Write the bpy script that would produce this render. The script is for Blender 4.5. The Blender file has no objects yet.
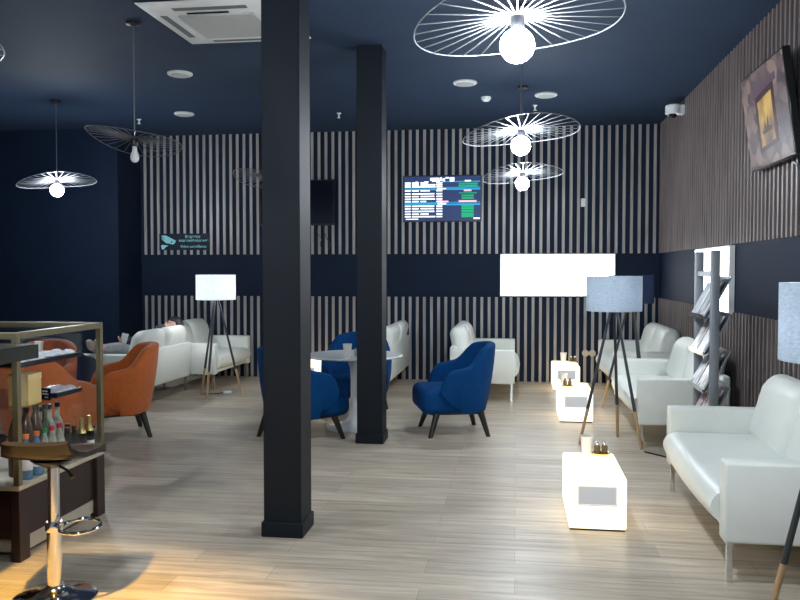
import bpy, bmesh, math, random
from mathutils import Vector, Matrix
random.seed(7)
PI = math.pi
SC = bpy.context.scene
COL = SC.collection

# ------------------------------------------------------------------ camera, world, exposure
FPX, CAMH = 820.0, 1.5
YAW, PIT = math.atan(116 / FPX), math.atan(29 / FPX)
fw = Vector((-math.sin(YAW) * math.cos(PIT), math.cos(YAW) * math.cos(PIT), -math.sin(PIT)))
rt = Vector((math.cos(YAW), math.sin(YAW), 0))
up = rt.cross(fw)
cd = bpy.data.cameras.new('camera')
cam = bpy.data.objects.new('camera', cd)
COL.objects.link(cam)
cd.sensor_fit = 'HORIZONTAL'
cd.sensor_width = 36
cd.lens = 36 * FPX / 800
cd.clip_start = 0.05
cam.matrix_world = Matrix(((rt.x, up.x, -fw.x, 0), (rt.y, up.y, -fw.y, 0), (rt.z, up.z, -fw.z, CAMH), (0, 0, 0, 1)))
SC.camera = cam

w = bpy.data.worlds.new('world')
SC.world = w
w.use_nodes = True
w.node_tree.nodes['Background'].inputs[0].default_value = (0.62, 0.75, 1.0, 1)
w.node_tree.nodes['Background'].inputs[1].default_value = 0.15

SC.view_settings.view_transform = 'Standard'
SC.view_settings.look = 'None'
SC.view_settings.gamma = 1
SC.view_settings.use_curve_mapping = False
SC.view_settings.exposure = 1.08

BULB = 215.0        # pendant bulbs
BULB_BACK = 330.0
CUBE = 0.85          # light cubes
PANEL = 2.2         # backlit wall panels
WARM = 5200.0        # added bar lamp

# ------------------------------------------------------------------ materials
def lin(c):
    c = c / 255.0
    return c / 12.92 if c <= 0.04045 else ((c + 0.055) / 1.055) ** 2.4

def srgb(r, g, b):
    return (lin(r), lin(g), lin(b), 1)

def mat(name, col, rough=0.5, metal=0.0, var=0.0, vscale=8.0, bump=0.0, bscale=60.0, spec=0.5, sheen=0.0, coat=0.0):
    m = bpy.data.materials.new(name)
    m.use_nodes = True
    nt = m.node_tree
    b = nt.nodes['Principled BSDF']
    b.inputs['Base Color'].default_value = col
    b.inputs['Roughness'].default_value = rough
    b.inputs['Metallic'].default_value = metal
    b.inputs['Specular IOR Level'].default_value = spec
    b.inputs['Sheen Weight'].default_value = sheen
    b.inputs['Coat Weight'].default_value = coat
    tc = nt.nodes.new('ShaderNodeTexCoord')
    if var > 0:
        n = nt.nodes.new('ShaderNodeTexNoise')
        n.inputs['Scale'].default_value = vscale
        n.inputs['Detail'].default_value = 4
        nt.links.new(tc.outputs['Object'], n.inputs['Vector'])
        r = nt.nodes.new('ShaderNodeMapRange')
        r.inputs[1].default_value = 0.3
        r.inputs[2].default_value = 0.7
        r.inputs[3].default_value = 1 - var
        r.inputs[4].default_value = 1 + var
        nt.links.new(n.outputs[0], r.inputs[0])
        mx = nt.nodes.new('ShaderNodeVectorMath')
        mx.operation = 'SCALE'
        mx.inputs[0].default_value = col[:3]
        nt.links.new(r.outputs[0], mx.inputs['Scale'])
        nt.links.new(mx.outputs[0], b.inputs['Base Color'])
    if bump > 0:
        n2 = nt.nodes.new('ShaderNodeTexNoise')
        n2.inputs['Scale'].default_value = bscale
        n2.inputs['Detail'].default_value = 3
        nt.links.new(tc.outputs['Object'], n2.inputs['Vector'])
        bp = nt.nodes.new('ShaderNodeBump')
        bp.inputs['Strength'].default_value = bump
        bp.inputs['Distance'].default_value = 0.01
        nt.links.new(n2.outputs[0], bp.inputs['Height'])
        nt.links.new(bp.outputs[0], b.inputs['Normal'])
    return m

def emit(name, col, strength, base=None):
    m = bpy.data.materials.new(name)
    m.use_nodes = True
    b = m.node_tree.nodes['Principled BSDF']
    b.inputs['Base Color'].default_value = base or col
    b.inputs['Roughness'].default_value = 0.35
    b.inputs['Emission Color'].default_value = col
    b.inputs['Emission Strength'].default_value = strength
    b.inputs['Specular IOR Level'].default_value = 0.15
    return m

def thin_glass(name, tint=(1, 1, 1, 1), refl=0.10):
    m = bpy.data.materials.new(name)
    m.use_nodes = True
    nt = m.node_tree
    nt.nodes.remove(nt.nodes['Principled BSDF'])
    out = nt.nodes['Material Output']
    t = nt.nodes.new('ShaderNodeBsdfTransparent')
    t.inputs[0].default_value = tint
    g = nt.nodes.new('ShaderNodeBsdfGlossy')
    g.inputs['Roughness'].default_value = 0.03
    lwn = nt.nodes.new('ShaderNodeLayerWeight')
    lwn.inputs[0].default_value = 0.5
    lw = nt.nodes.new('ShaderNodeMath')
    lw.operation = 'POWER'
    lw.inputs[1].default_value = 5.0
    nt.links.new(lwn.outputs['Facing'], lw.inputs[0])
    mul = nt.nodes.new('ShaderNodeMath')
    mul.operation = 'MULTIPLY_ADD'
    mul.inputs[1].default_value = 0.5
    mul.inputs[2].default_value = refl * 0.2
    mul.use_clamp = True
    nt.links.new(lw.outputs[0], mul.inputs[0])
    mx = nt.nodes.new('ShaderNodeMixShader')
    nt.links.new(mul.outputs[0], mx.inputs[0])
    nt.links.new(t.outputs[0], mx.inputs[1])
    nt.links.new(g.outputs[0], mx.inputs[2])
    nt.links.new(mx.outputs[0], out.inputs[0])
    return m

def shade_mat(name, col, trans):
    m = bpy.data.materials.new(name)
    m.use_nodes = True
    nt = m.node_tree
    b = nt.nodes['Principled BSDF']
    b.inputs['Roughness'].default_value = 0.9
    b.inputs['Specular IOR Level'].default_value = 0.1
    out = nt.nodes['Material Output']
    tc = nt.nodes.new('ShaderNodeTexCoord')
    wv = nt.nodes.new('ShaderNodeTexNoise')
    mp = nt.nodes.new('ShaderNodeMapping')
    mp.inputs['Scale'].default_value = (40, 40, 120)
    nt.links.new(tc.outputs['Object'], mp.inputs[0])
    nt.links.new(mp.outputs[0], wv.inputs['Vector'])
    wv.inputs['Scale'].default_value = 1.0
    r = nt.nodes.new('ShaderNodeMapRange')
    r.inputs[1].default_value = 0.3
    r.inputs[2].default_value = 0.7
    r.inputs[3].default_value = 0.85
    r.inputs[4].default_value = 1.1
    nt.links.new(wv.outputs[0], r.inputs[0])
    sc = nt.nodes.new('ShaderNodeVectorMath')
    sc.operation = 'SCALE'
    sc.inputs[0].default_value = col[:3]
    nt.links.new(r.outputs[0], sc.inputs['Scale'])
    nt.links.new(sc.outputs[0], b.inputs['Base Color'])
    t = nt.nodes.new('ShaderNodeBsdfTranslucent')
    nt.links.new(sc.outputs[0], t.inputs[0])
    mx = nt.nodes.new('ShaderNodeMixShader')
    mx.inputs[0].default_value = trans
    nt.links.new(b.outputs[0], mx.inputs[1])
    nt.links.new(t.outputs[0], mx.inputs[2])
    nt.links.new(mx.outputs[0], out.inputs[0])
    return m

def floor_mat():
    m = bpy.data.materials.new('wood_look_floor')
    m.use_nodes = True
    nt = m.node_tree
    b = nt.nodes['Principled BSDF']
    tc = nt.nodes.new('ShaderNodeTexCoord')
    br = nt.nodes.new('ShaderNodeTexBrick')
    br.inputs['Scale'].default_value = 1.0
    br.inputs['Brick Width'].default_value = 1.2
    br.inputs['Row Height'].default_value = 0.2
    br.inputs['Mortar Size'].default_value = 0.0022
    br.inputs['Mortar Smooth'].default_value = 0.2
    br.offset = 0.37
    br.inputs['Color1'].default_value = (0.83, 0.83, 0.83, 1)
    br.inputs['Color2'].default_value = (1.10, 1.10, 1.10, 1)
    br.inputs['Mortar'].default_value = (0.72, 0.70, 0.68, 1)
    nt.links.new(tc.outputs['Object'], br.inputs['Vector'])
    mp = nt.nodes.new('ShaderNodeMapping')
    mp.inputs['Scale'].default_value = (1.6, 22, 1)
    nt.links.new(tc.outputs['Object'], mp.inputs[0])
    n = nt.nodes.new('ShaderNodeTexNoise')
    n.inputs['Scale'].default_value = 1.0
    n.inputs['Detail'].default_value = 6
    n.inputs['Roughness'].default_value = 0.65
    n.inputs['Distortion'].default_value = 0.6
    nt.links.new(mp.outputs[0], n.inputs['Vector'])
    cr = nt.nodes.new('ShaderNodeValToRGB')
    cr.color_ramp.elements[0].position = 0.33
    cr.color_ramp.elements[0].color = (0.38, 0.31, 0.235, 1)
    cr.color_ramp.elements[1].position = 0.62
    cr.color_ramp.elements[1].color = (0.62, 0.535, 0.425, 1)
    nt.links.new(n.outputs[0], cr.inputs[0])
    mul = nt.nodes.new('ShaderNodeMix')
    mul.data_type = 'RGBA'
    mul.blend_type = 'MULTIPLY'
    mul.inputs[0].default_value = 1.0
    nt.links.new(cr.outputs[0], mul.inputs[6])
    nt.links.new(br.outputs['Color'], mul.inputs[7])
    nt.links.new(mul.outputs[2], b.inputs['Base Color'])
    b.inputs['Roughness'].default_value = 0.36
    b.inputs['Specular IOR Level'].default_value = 0.35
    bp = nt.nodes.new('ShaderNodeBump')
    bp.inputs['Strength'].default_value = 0.12
    bp.inputs['Distance'].default_value = 0.004
    nt.links.new(n.outputs[0], bp.inputs['Height'])
    nt.links.new(bp.outputs[0], b.inputs['Normal'])
    return m

def slat_mat(name, c0, c1):
    m = bpy.data.materials.new(name)
    m.use_nodes = True
    nt = m.node_tree
    b = nt.nodes['Principled BSDF']
    tc = nt.nodes.new('ShaderNodeTexCoord')
    mp = nt.nodes.new('ShaderNodeMapping')
    mp.inputs['Scale'].default_value = (14, 14, 0.9)
    nt.links.new(tc.outputs['Object'], mp.inputs[0])
    n = nt.nodes.new('ShaderNodeTexNoise')
    n.inputs['Scale'].default_value = 2.0
    n.inputs['Detail'].default_value = 4
    nt.links.new(mp.outputs[0], n.inputs['Vector'])
    cr = nt.nodes.new('ShaderNodeValToRGB')
    cr.color_ramp.elements[0].position = 0.32
    cr.color_ramp.elements[0].color = c0
    cr.color_ramp.elements[1].position = 0.68
    cr.color_ramp.elements[1].color = c1
    nt.links.new(n.outputs[0], cr.inputs[0])
    nt.links.new(cr.outputs[0], b.inputs['Base Color'])
    b.inputs['Roughness'].default_value = 0.38
    return m

M = {
    'floor': floor_mat(),
    'navy': mat('navy_wall_paint', (0.0055, 0.0135, 0.034, 1), 0.65, var=0.10, vscale=3, bump=0.05, bscale=120, spec=0.18),
    'ceil': mat('navy_ceiling_paint', (0.019, 0.037, 0.075, 1), 0.75, var=0.08, vscale=2, spec=0.2),
    'column': mat('black_blue_column_paint', (0.004, 0.0075, 0.0135, 1), 0.6, var=0.1, vscale=5, spec=0.25),
    'slat': slat_mat('grey_oak_slats', (0.26, 0.24, 0.23, 1), (0.40, 0.375, 0.36, 1)),
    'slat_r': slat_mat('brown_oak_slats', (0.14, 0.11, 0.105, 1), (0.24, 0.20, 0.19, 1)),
    'leather': mat('white_leather', (0.76, 0.785, 0.735, 1), 0.42, var=0.03, vscale=5, bump=0.12, bscale=14),
    'chrome': mat('chrome', (0.80, 0.80, 0.80, 1), 0.12, 1.0, var=0.02),
    'blue': mat('blue_velvet', (0.0006, 0.046, 0.165, 1), 0.85, var=0.10, vscale=30, sheen=0.0, spec=0.15),
    'navyvelvet': mat('dark_navy_velvet', (0.008, 0.016, 0.035, 1), 0.8, var=0.10, vscale=30, sheen=0.2, spec=0.2),
    'orange': mat('orange_velvet', (0.50, 0.125, 0.028, 1), 0.8, var=0.10, vscale=30, sheen=0.2, spec=0.2),
    'darkwood': mat('black_wood', (0.012, 0.010, 0.009, 1), 0.4, var=0.15, vscale=20),
    'lampleg': mat('black_lamp_leg', (0.035, 0.04, 0.048, 1), 0.45, var=0.05),
    'beech': mat('pale_wood', (0.50, 0.32, 0.17, 1), 0.5, var=0.12, vscale=18),
    'white': mat('white_lacquer', (0.78, 0.80, 0.80, 1), 0.25, var=0.01),
    'plastic': mat('white_plastic', (0.72, 0.74, 0.75, 1), 0.45, var=0.02),
    'acgrey': mat('grey_plastic_slots', (0.12, 0.14, 0.14, 1), 0.6, var=0.05),
    'acgrille': mat('off_white_grille', (0.42, 0.44, 0.43, 1), 0.6, var=0.06, vscale=60),
    'black': mat('black_plastic', (0.008, 0.009, 0.011, 1), 0.3, var=0.05),
    'screen_off': mat('dark_glass_screen', (0.004, 0.006, 0.014, 1), 0.12, var=0.02),
    'wire': mat('pale_metal_wire', (0.14, 0.15, 0.165, 1), 0.4, 0.3, var=0.03),
    'wire_dark': mat('black_lamp_metal', (0.02, 0.02, 0.025, 1), 0.4, 0.3, var=0.05),
    'bulb_off': mat('frosted_bulb', (0.75, 0.77, 0.78, 1), 0.3, var=0.01),
    'bulb': emit('lit_bulb', (0.86, 0.94, 1.0, 1), BULB),
    'rackgrey': mat('grey_metal_rack', (0.30, 0.33, 0.36, 1), 0.4, 0.5, var=0.05),
    'brown': mat('dark_brown_laminate', (0.028, 0.012, 0.010, 1), 0.5, var=0.12, vscale=12),
    'olive': mat('brushed_brass_frame', (0.20, 0.175, 0.105, 1), 0.4, 0.45, var=0.06),
    'beige': mat('beige_edge_strip', (0.50, 0.45, 0.35, 1), 0.5, var=0.05),
    'glass': thin_glass('clear_glass'),
    'worktop': mat('black_worktop', (0.012, 0.014, 0.017, 1), 0.25, var=0.1, vscale=40),
    'seatbrown': mat('dark_brown_leatherette', (0.016, 0.012, 0.010, 1), 0.28, var=0.1, vscale=20),
    'panel': emit('backlit_white_panel', (0.93, 0.97, 1.0, 1), PANEL),
    'cube': emit('glowing_white_plastic', (1.0, 0.84, 0.58, 1), CUBE, (0.8, 0.8, 0.8, 1)),
    'vent': emit('grey_cube_opening', (0.9, 0.92, 0.95, 1), 0.2, (0.25, 0.25, 0.25, 1)),
    'paper': mat('white_paper', (0.80, 0.78, 0.74, 1), 0.6, var=0.01),
    'brass': mat('gold_metal', (0.72, 0.55, 0.25, 1), 0.25, 0.9, var=0.04),
    'skin': mat('skin', (0.55, 0.32, 0.25, 1), 0.5, var=0.05),
    'hair': mat('black_hair', (0.010, 0.009, 0.010, 1), 0.6, var=0.2, vscale=90, bump=0.4, bscale=120),
    'jacket': mat('dark_grey_jacket', (0.028, 0.03, 0.036, 1), 0.8, var=0.15, vscale=25),
    'trousers': mat('pale_grey_trousers', (0.35, 0.36, 0.38, 1), 0.8, var=0.1, vscale=25),
    'sock': mat('beige_sock', (0.62, 0.52, 0.42, 1), 0.8, var=0.06, vscale=40),
}

# ------------------------------------------------------------------ mesh helpers
def tag(o, label=None, cat=None, group=None, kind=None):
    if label: o['label'] = label
    if cat: o['category'] = cat
    if group: o['group'] = group
    if kind: o['kind'] = kind
    return o

def thing(name, label, cat, loc=(0, 0, 0), rz=0.0, group=None):
    o = bpy.data.objects.new(name, None)
    o.empty_display_size = 0.1
    COL.objects.link(o)
    o.location = loc
    o.rotation_euler = (0, 0, rz)
    return tag(o, label, cat, group)

def obj(name, bm, m, parent=None, sharp=40, sub=0, solid=0):
    bmesh.ops.recalc_face_normals(bm, faces=bm.faces[:])
    me = bpy.data.meshes.new(name)
    bm.to_mesh(me)
    bm.free()
    for p in me.polygons:
        p.use_smooth = True
    me.set_sharp_from_angle(angle=math.radians(sharp))
    for x in (m if isinstance(m, (list, tuple)) else [m]):
        me.materials.append(x)
    o = bpy.data.objects.new(name, me)
    COL.objects.link(o)
    if parent: o.parent = parent
    if sub:
        md = o.modifiers.new('subdivision', 'SUBSURF')
        md.levels = md.render_levels = sub
    return o

def part(name, bm, m, parent, **k):
    return obj(name, bm, m, parent, **k)

def struct(name, bm, m, **k):
    o = obj(name, bm, m, **k)
    o['kind'] = 'structure'
    return o

def dup(root, loc, rz, label, group=None):
    r = root.copy()
    COL.objects.link(r)
    r.location = loc
    r.rotation_euler = (root.rotation_euler[0], root.rotation_euler[1], rz)
    r['label'] = label
    if group: r['group'] = group
    for ch in list(root.children):
        c = ch.copy()
        COL.objects.link(c)
        c.parent = r
        for g in ch.children:
            d = g.copy()
            COL.objects.link(d)
            d.parent = c
    return r

def swap(root, names, m):
    """a new material on the named parts of a copied thing (own mesh data)"""
    for ch in root.children:
        for o in [ch] + list(ch.children):
            if o.name.split('.')[0] in names:
                o.data = o.data.copy()
                o.data.materials[0] = m

def B():
    return bmesh.new()

def box(bm, x0, x1, y0, y1, z0, z1, bev=0.0, seg=2, mtx=None):
    v = bmesh.ops.create_cube(bm, size=1.0)['verts']
    c = Vector(((x0 + x1) / 2, (y0 + y1) / 2, (z0 + z1) / 2))
    s = Vector((abs(x1 - x0), abs(y1 - y0), abs(z1 - z0)))
    for q in v:
        q.co = Vector((q.co.x * s.x, q.co.y * s.y, q.co.z * s.z)) + c
    if bev > 0:
        es = list({e for q in v for e in q.link_edges})
        r = bmesh.ops.bevel(bm, geom=es, offset=bev, segments=seg, profile=0.5, affect='EDGES')
        v = list({q for f in r['faces'] for q in f.verts} | {q for q in v if q.is_valid})
    if mtx is not None:
        vs = set()
        for q in v:
            if q.is_valid: vs.add(q)
        for q in vs: q.co = mtx @ q.co
    return v

def ring_loft(bm, rings, cap=True, closed=True):
    R = [[bm.verts.new(p) for p in r] for r in rings]
    n = len(R[0])
    for a, b in zip(R[:-1], R[1:]):
        for i in range(n if closed else n - 1):
            j = (i + 1) % n
            try: bm.faces.new((a[i], a[j], b[j], b[i]))
            except ValueError: pass
    if cap and closed:
        bm.faces.new(R[0][::-1])
        bm.faces.new(R[-1])
    return R

def lathe(bm, prof, c=(0, 0, 0), seg=24, cap=True):
    rings = []
    for r, z in prof:
        rings.append([(c[0] + r * math.cos(2 * PI * i / seg), c[1] + r * math.sin(2 * PI * i / seg), c[2] + z) for i in range(seg)])
    return ring_loft(bm, rings, cap)

def frame_of(d):
    d = d.normalized()
    a = Vector((0, 0, 1)) if abs(d.z) < 0.95 else Vector((1, 0, 0))
    u = d.cross(a).normalized()
    return u, d.cross(u).normalized()

def tube(bm, pts, r, seg=8, closed=False, cap=True):
    pts = [Vector(p) for p in pts]
    n = len(pts)
    rs = r if isinstance(r, (list, tuple)) else [r] * n
    rings = []
    u0 = None
    for i, p in enumerate(pts):
        a = pts[(i - 1) % n] if (closed or i > 0) else p
        b = pts[(i + 1) % n] if (closed or i < n - 1) else p
        d = (b - a).normalized()
        if u0 is None:
            u0, v0 = frame_of(d)
        else:
            u0 = (u0 - d * u0.dot(d)).normalized()
            v0 = d.cross(u0)
        rings.append([p + (u0 * math.cos(2 * PI * k / seg) + v0 * math.sin(2 * PI * k / seg)) * rs[i] for k in range(seg)])
    if closed:
        rings.append(rings[0])
        return ring_loft(bm, rings, False)
    return ring_loft(bm, rings, cap)

def sphere(bm, c, r, sx=1, sy=1, sz=1, seg=16, rings=10):
    v = bmesh.ops.create_uvsphere(bm, u_segments=seg, v_segments=rings, radius=r)['verts']
    for q in v:
        q.co = Vector((q.co.x * sx, q.co.y * sy, q.co.z * sz)) + Vector(c)
    return v

def prism(bm, poly, d0, d1, plane='xz'):
    """extrude a 2D outline; plane xz extrudes along y, yz along x, xy along z"""
    def P(a, b, d):
        return {'xz': (a, d, b), 'yz': (d, a, b), 'xy': (a, b, d)}[plane]
    return ring_loft(bm, [[P(a, b, d0) for a, b in poly], [P(a, b, d1) for a, b in poly]])

def text(name, body, size, m, parent, mtx, align='CENTER'):
    c = bpy.data.curves.new(name, 'FONT')
    c.body = body
    c.size = size
    c.align_x = align
    c.align_y = 'CENTER'
    c.extrude = 0.001
    t = bpy.data.objects.new(name + '_curve', c)
    COL.objects.link(t)
    bpy.context.view_layer.update()
    me = bpy.data.meshes.new_from_object(t.evaluated_get(bpy.context.evaluated_depsgraph_get()))
    COL.objects.unlink(t)
    bpy.data.objects.remove(t)
    me.transform(mtx)
    me.materials.clear()
    me.materials.append(m)
    me.name = name
    o = bpy.data.objects.new(name, me)
    COL.objects.link(o)
    if parent: o.parent = parent
    return o

# ------------------------------------------------------------------ setting
XR, YB, ZC = 1.875, 11.22, 3.43
XL, YL = -5.36, 10.53
bm = B(); box(bm, -9, 4, -4, 13, -0.1, 0); struct('floor', bm, M['floor'])
bm = B(); box(bm, -9, 4, -4, 13, ZC, ZC + 0.1); struct('ceiling', bm, M['ceil'])
bm = B(); box(bm, XL, XR, YB, YB + 0.15, 0, ZC); struct('wall_back', bm, M['navy'])
bm = B(); box(bm, XR, XR + 0.15, -4, YB + 0.15, 0, ZC); struct('wall_right', bm, M['navy'])
bm = B(); box(bm, -9, XL, YL, YB + 0.15, 0, ZC); struct('wall_left', bm, M['navy'])

bm = B(); box(bm, -9.15, -9, -4, YB + 0.15, 0, ZC); struct('wall_end', bm, M['navy'])

SW, SD, SP = 0.037, 0.016, 0.0985
ZB0, ZB1 = 1.145, 1.735
def slats_back(z0, z1):
    bm = B()
    for k in range(73):
        x = -5.286 + k * SP
        box(bm, x - SW / 2, x + SW / 2, YB - SD, YB, z0, z1)
    return bm
def slats_right(z0, z1):
    bm = B()
    y = YB - 0.06
    while y > 2.0:
        box(bm, XR - SD, XR, y - SW / 2, y + SW / 2, z0, z1)
        y -= SP
    return bm
struct('trim_1', slats_back(ZB1, ZC), M['slat'])
struct('trim_2', slats_back(0.0, ZB0), M['slat'])
struct('trim_3', slats_right(ZB1, ZC), M['slat_r'])
struct('trim_4', slats_right(0.0, ZB0), M['slat_r'])

def column(x0, y0, wx, wy, label):
    t = thing('column', label, 'column', (x0 + wx / 2, y0 + wy / 2, 0))
    t['kind'] = 'structure'
    bm = B(); box(bm, -wx / 2, wx / 2, -wy / 2, wy / 2, 0, ZC, 0.004, 1); part('shaft', bm, M['column'], t)
    bm = B(); box(bm, -wx / 2 - .012, wx / 2 + .012, -wy / 2 - .012, wy / 2 + .012, 0, .085, 0.004, 1); part('plinth', bm, M['column'], t)
column(-1.405, 4.435, .217, .235, 'nearer dark square column standing left of the middle of the room')
column(-1.365, 6.97, .222, .25, 'farther dark square column beside the round white table')

# ------------------------------------------------------------------ pendants
def make_pendant(label, loc, rz, lit):
    t = thing('pendant_lamp', label, 'pendant lamp', (loc[0], loc[1], ZC), rz, 'wire pendant lamps under the ceiling')
    dz = lambda z: z - ZC
    bm = B(); lathe(bm, [(.055, 0), (.055, -.02), (.012, -.035)]); part('ceiling_rose', bm, M['wire_dark'], t)
    bm = B(); tube(bm, [(0, 0, -.03), (0, 0, dz(2.55))], .0055, 6); part('cord', bm, M['wire'], t)
    bm = B(); lathe(bm, [(.012, dz(2.57)), (.028, dz(2.55)), (.03, dz(2.50)), (.024, dz(2.47))], seg=16); part('socket', bm, M['wire_dark'], t)
    def rim(a):
        r = .405 + .02 * math.cos(2 * a + .5)
        z = 2.515 + .035 * math.cos(a) - .05 * math.sin(a) - .02 * math.cos(2 * a)
        return (r * math.cos(a), .92 * r * math.sin(a), dz(z))
    bm = B(); tube(bm, [rim(2 * PI * i / 64) for i in range(64)], 0.0032, 6, closed=True); part('rim', bm, M['wire'], t)
    for i in range(30):
        p = rim(2 * PI * (i + .5) / 30)
        q = Vector((p[0], p[1], 0)).normalized() * .028
        bm = B(); tube(bm, [(q.x, q.y, dz(2.535)), p], [.0042, .0022], 5); part('rib', bm, M['wire'], t)
    bm = B()
    if lit:
        sphere(bm, (0, 0, dz(2.415)), .070, seg=24, rings=16)  # oversized globe, its extra size stands in for glare around the bulb
        part('bulb', bm, M['bulb'], t)
    else:
        lathe(bm, [(.002, dz(2.345)), (.018, dz(2.349)), (.030, dz(2.365)), (.034, dz(2.385)), (.030, dz(2.41)), (.02, dz(2.435)), (.016, dz(2.475))], seg=16)
        part('bulb', bm, M['bulb_off'], t)
    return t
pl = make_pendant('lit wire pendant nearest the camera, largest and cut by the top of the picture', (0.0, 3.4), 0, True)
pu = make_pendant('unlit wire pendant with a pale bulb, hanging left of the ceiling air conditioner', (-2.95, 6.08), -1.2, False)
PG = None
dup(pl, (0.03, 6.1, ZC), .15, 'lit wire pendant in the middle of the row of three by the right side')
dup(pl, (0.06, 8.75, ZC), -.2, 'lit wire pendant farthest in the row of three, beside the flight board')
dup(pl, (-5.17, 8.72, ZC), .5, 'lit wire pendant hanging before the dark left wall')
dup(pl, (-2.75, 3.4, ZC), .25, 'lit wire pendant whose rim only just enters the picture at upper left')
dup(pu, (-2.72, 8.75, ZC), -1.0, 'unlit wire pendant mostly hidden behind the nearer column')
for x in (0.0, -2.75):  # unseen copies, added to light the room from behind the camera
    dup(pl, (x, 0.7, ZC), .3, 'unseen lit wire pendant added behind the camera to light the room')

# ------------------------------------------------------------------ ceiling fittings
t = thing('air_conditioner', 'square white cassette air conditioner set in the dark ceiling', 'air conditioner', (-2.2, 6.14, ZC))
bm = B()
pz = [(.50, 0), (.52, -.012), (.50, -.028), (.33, -.040)]
ring_loft(bm, [[(s * a, s * b, z) for a, b in ((-1, -1), (1, -1), (1, 1), (-1, 1))] for s, z in pz]); part('panel', bm, M['plastic'], t)
bm = B(); box(bm, -.29, .29, -.29, .29, -.052, -.038, .006, 1)
part('intake_grille', bm, M['acgrille'], t)
for k in range(4):
    mt = Matrix.Rotation(k * PI / 2, 4, 'Z')
    bm = B(); box(bm, -.28, .28, -.435, -.375, -.038, -.030, .004, 1, mt); part('air_slot', bm, M['acgrey'], t)
bm = B(); box(bm, -.20, .12, -.345, -.318, -.047, -.040, .002, 1); part('display_strip', bm, M['screen_off'], t)
def disc(name, label, cat, x, y, prof, m, group=None, ring=None):
    t = thing(name, label, cat, (x, y, ZC), 0, group)
    bm = B(); lathe(bm, prof, seg=32); part('cover', bm, m, t)
    if ring:
        bm = B(); lathe(bm, ring, seg=32); part('grille', bm, M['acgrille'], t)
    return t
SPK = [(.12, 0), (.122, -.014), (.112, -.022), (.1, -.024)]
SPG = [(.092, -.023), (.092, -.030), (.05, -.034)]
disc('ceiling_speaker', 'round white ceiling speaker nearest the air conditioner', 'speaker', -3.255, 7.69, SPK, M['plastic'], 'round ceiling speakers', SPG)
disc('ceiling_speaker', 'round white ceiling speaker above the left slatted wall', 'speaker', -4.03, 9.64, SPK, M['plastic'], 'round ceiling speakers', SPG)
disc('ceiling_speaker', 'round white ceiling speaker left of the lit pendants, nearer of two', 'speaker', -.526, 8.46, SPK, M['plastic'], 'round ceiling speakers', SPG)
disc('ceiling_speaker', 'round white ceiling speaker right of the lit pendants', 'speaker', .314, 9.16, SPK, M['plastic'], 'round ceiling speakers', SPG)
disc('smoke_detector', 'small white smoke detector between the two ceiling speakers on the right', 'smoke detector', -.34, 9.22, [(.055, 0), (.055, -.02), (.035, -.045), (.015, -.05)], M['plastic'])
for x, y, l in ((.10, 7.22, 'small sprinkler head below the right loop of the nearest lit pendant'), (-2.155, 9.9, 'small sprinkler head between the two dark columns'),
                (-4.76, 9.94, 'small sprinkler head beside the unlit pendant'), (.209, 9.75, 'small sprinkler head beyond the farther right ceiling speaker')):
    t = thing('sprinkler', l, 'sprinkler', (x, y, ZC), 0, 'ceiling sprinklers')
    bm = B(); lathe(bm, [(.028, 0), (.028, -.008), (.010, -.012), (.010, -.05), (.022, -.055), (.022, -.06)], seg=14); part('nozzle', bm, M['plastic'], t)

# ------------------------------------------------------------------ things on the back wall
YF = YB - SD
t = thing('flight_board', 'lit flight information screen on the back slatted wall', 'screen', (-1.0, YF, 2.485))
bm = B(); box(bm, -.535, .535, -.05, -.012, -.315, .315, .004, 1); part('case', bm, M['black'], t)
bm = B(); box(bm, -.20, .20, -.013, 0, -.12, .12); part('wall_mount', bm, M['black'], t)
scr = emit('screen_navy', srgb(38, 52, 88), 0.5)
bm = B(); box(bm, -.52, .52, -.053, -.0495, -.30, .30); part('display', bm, scr, t)
def bars(lst):
    b = B()
    for x0, x1, z0, z1 in lst:
        box(b, x0, x1, -.055, -.0528, z0, z1)
    return b
# px of the board crop (50..712, 62..450) -> local
def sx(p): return -.52 + (p - 45) / (715 - 45) * 1.04
def sz(p): return .30 - (p - 62) / (450 - 62) * .60
W_, G_, C_, R_ = emit('screen_white', (.90, .95, 1, 1), .62), emit('screen_green', srgb(15, 150, 95), .5), emit('screen_teal', srgb(40, 140, 180), .5), emit('screen_pink', srgb(235, 170, 180), .55)
hd_ = [(275, 355, 75, 98), (362, 378, 72, 100), (385, 405, 80, 108), (410, 440, 70, 82), (447, 487, 72, 108), (290, 360, 96, 108)]
part('white_header', bars([(sx(a), sx(b), sz(d), sz(c)) for a, b, c, d in hd_]), W_, t)
rows = [118, 135, 152, 187, 214, 237, 260, 281, 322, 344, 368, 392, 414]
for i, r in enumerate(rows):
    h = 5.5
    wl = []
    wl.append((52, 103, r - h, r + h))
    e = (255, 322, 322, 272, 312, 312, 318, 240, 312, 310, 312, 262, 320)[i]
    if i in (2, 4, 6, 8, 10, 12):
        wl.append((115, e, r - h, r + h))
    else:
        wl.append((115, 175, r - h, r + h)); wl.append((190, e, r - h, r + h))
    wl.append((330, 382, r - h, r + h))
    part('white_flight_row', bars([(sx(a), sx(b), sz(d), sz(c)) for a, b, c, d in wl]), W_, t)
wl = [(145, 165, 106, 112), (222, 262, 106, 113), (578, 632, 98, 110), (655, 710, 426, 438), (335, 415, 166, 176), (340, 415, 296, 308), (60, 170, 432, 440)]
for a, b, c, d in wl:
    part('white_caption', bars([(sx(a), sx(b), sz(d), sz(c))]), W_, t)
gl = [(525, 690, 122, 136), (525, 690, 140, 154), (528, 682, 206, 214), (550, 656, 225, 240), (550, 656, 247, 262)] + [(550, 656, r - 9, r + 9) for r in (322, 344, 368, 392, 412)]
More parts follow.
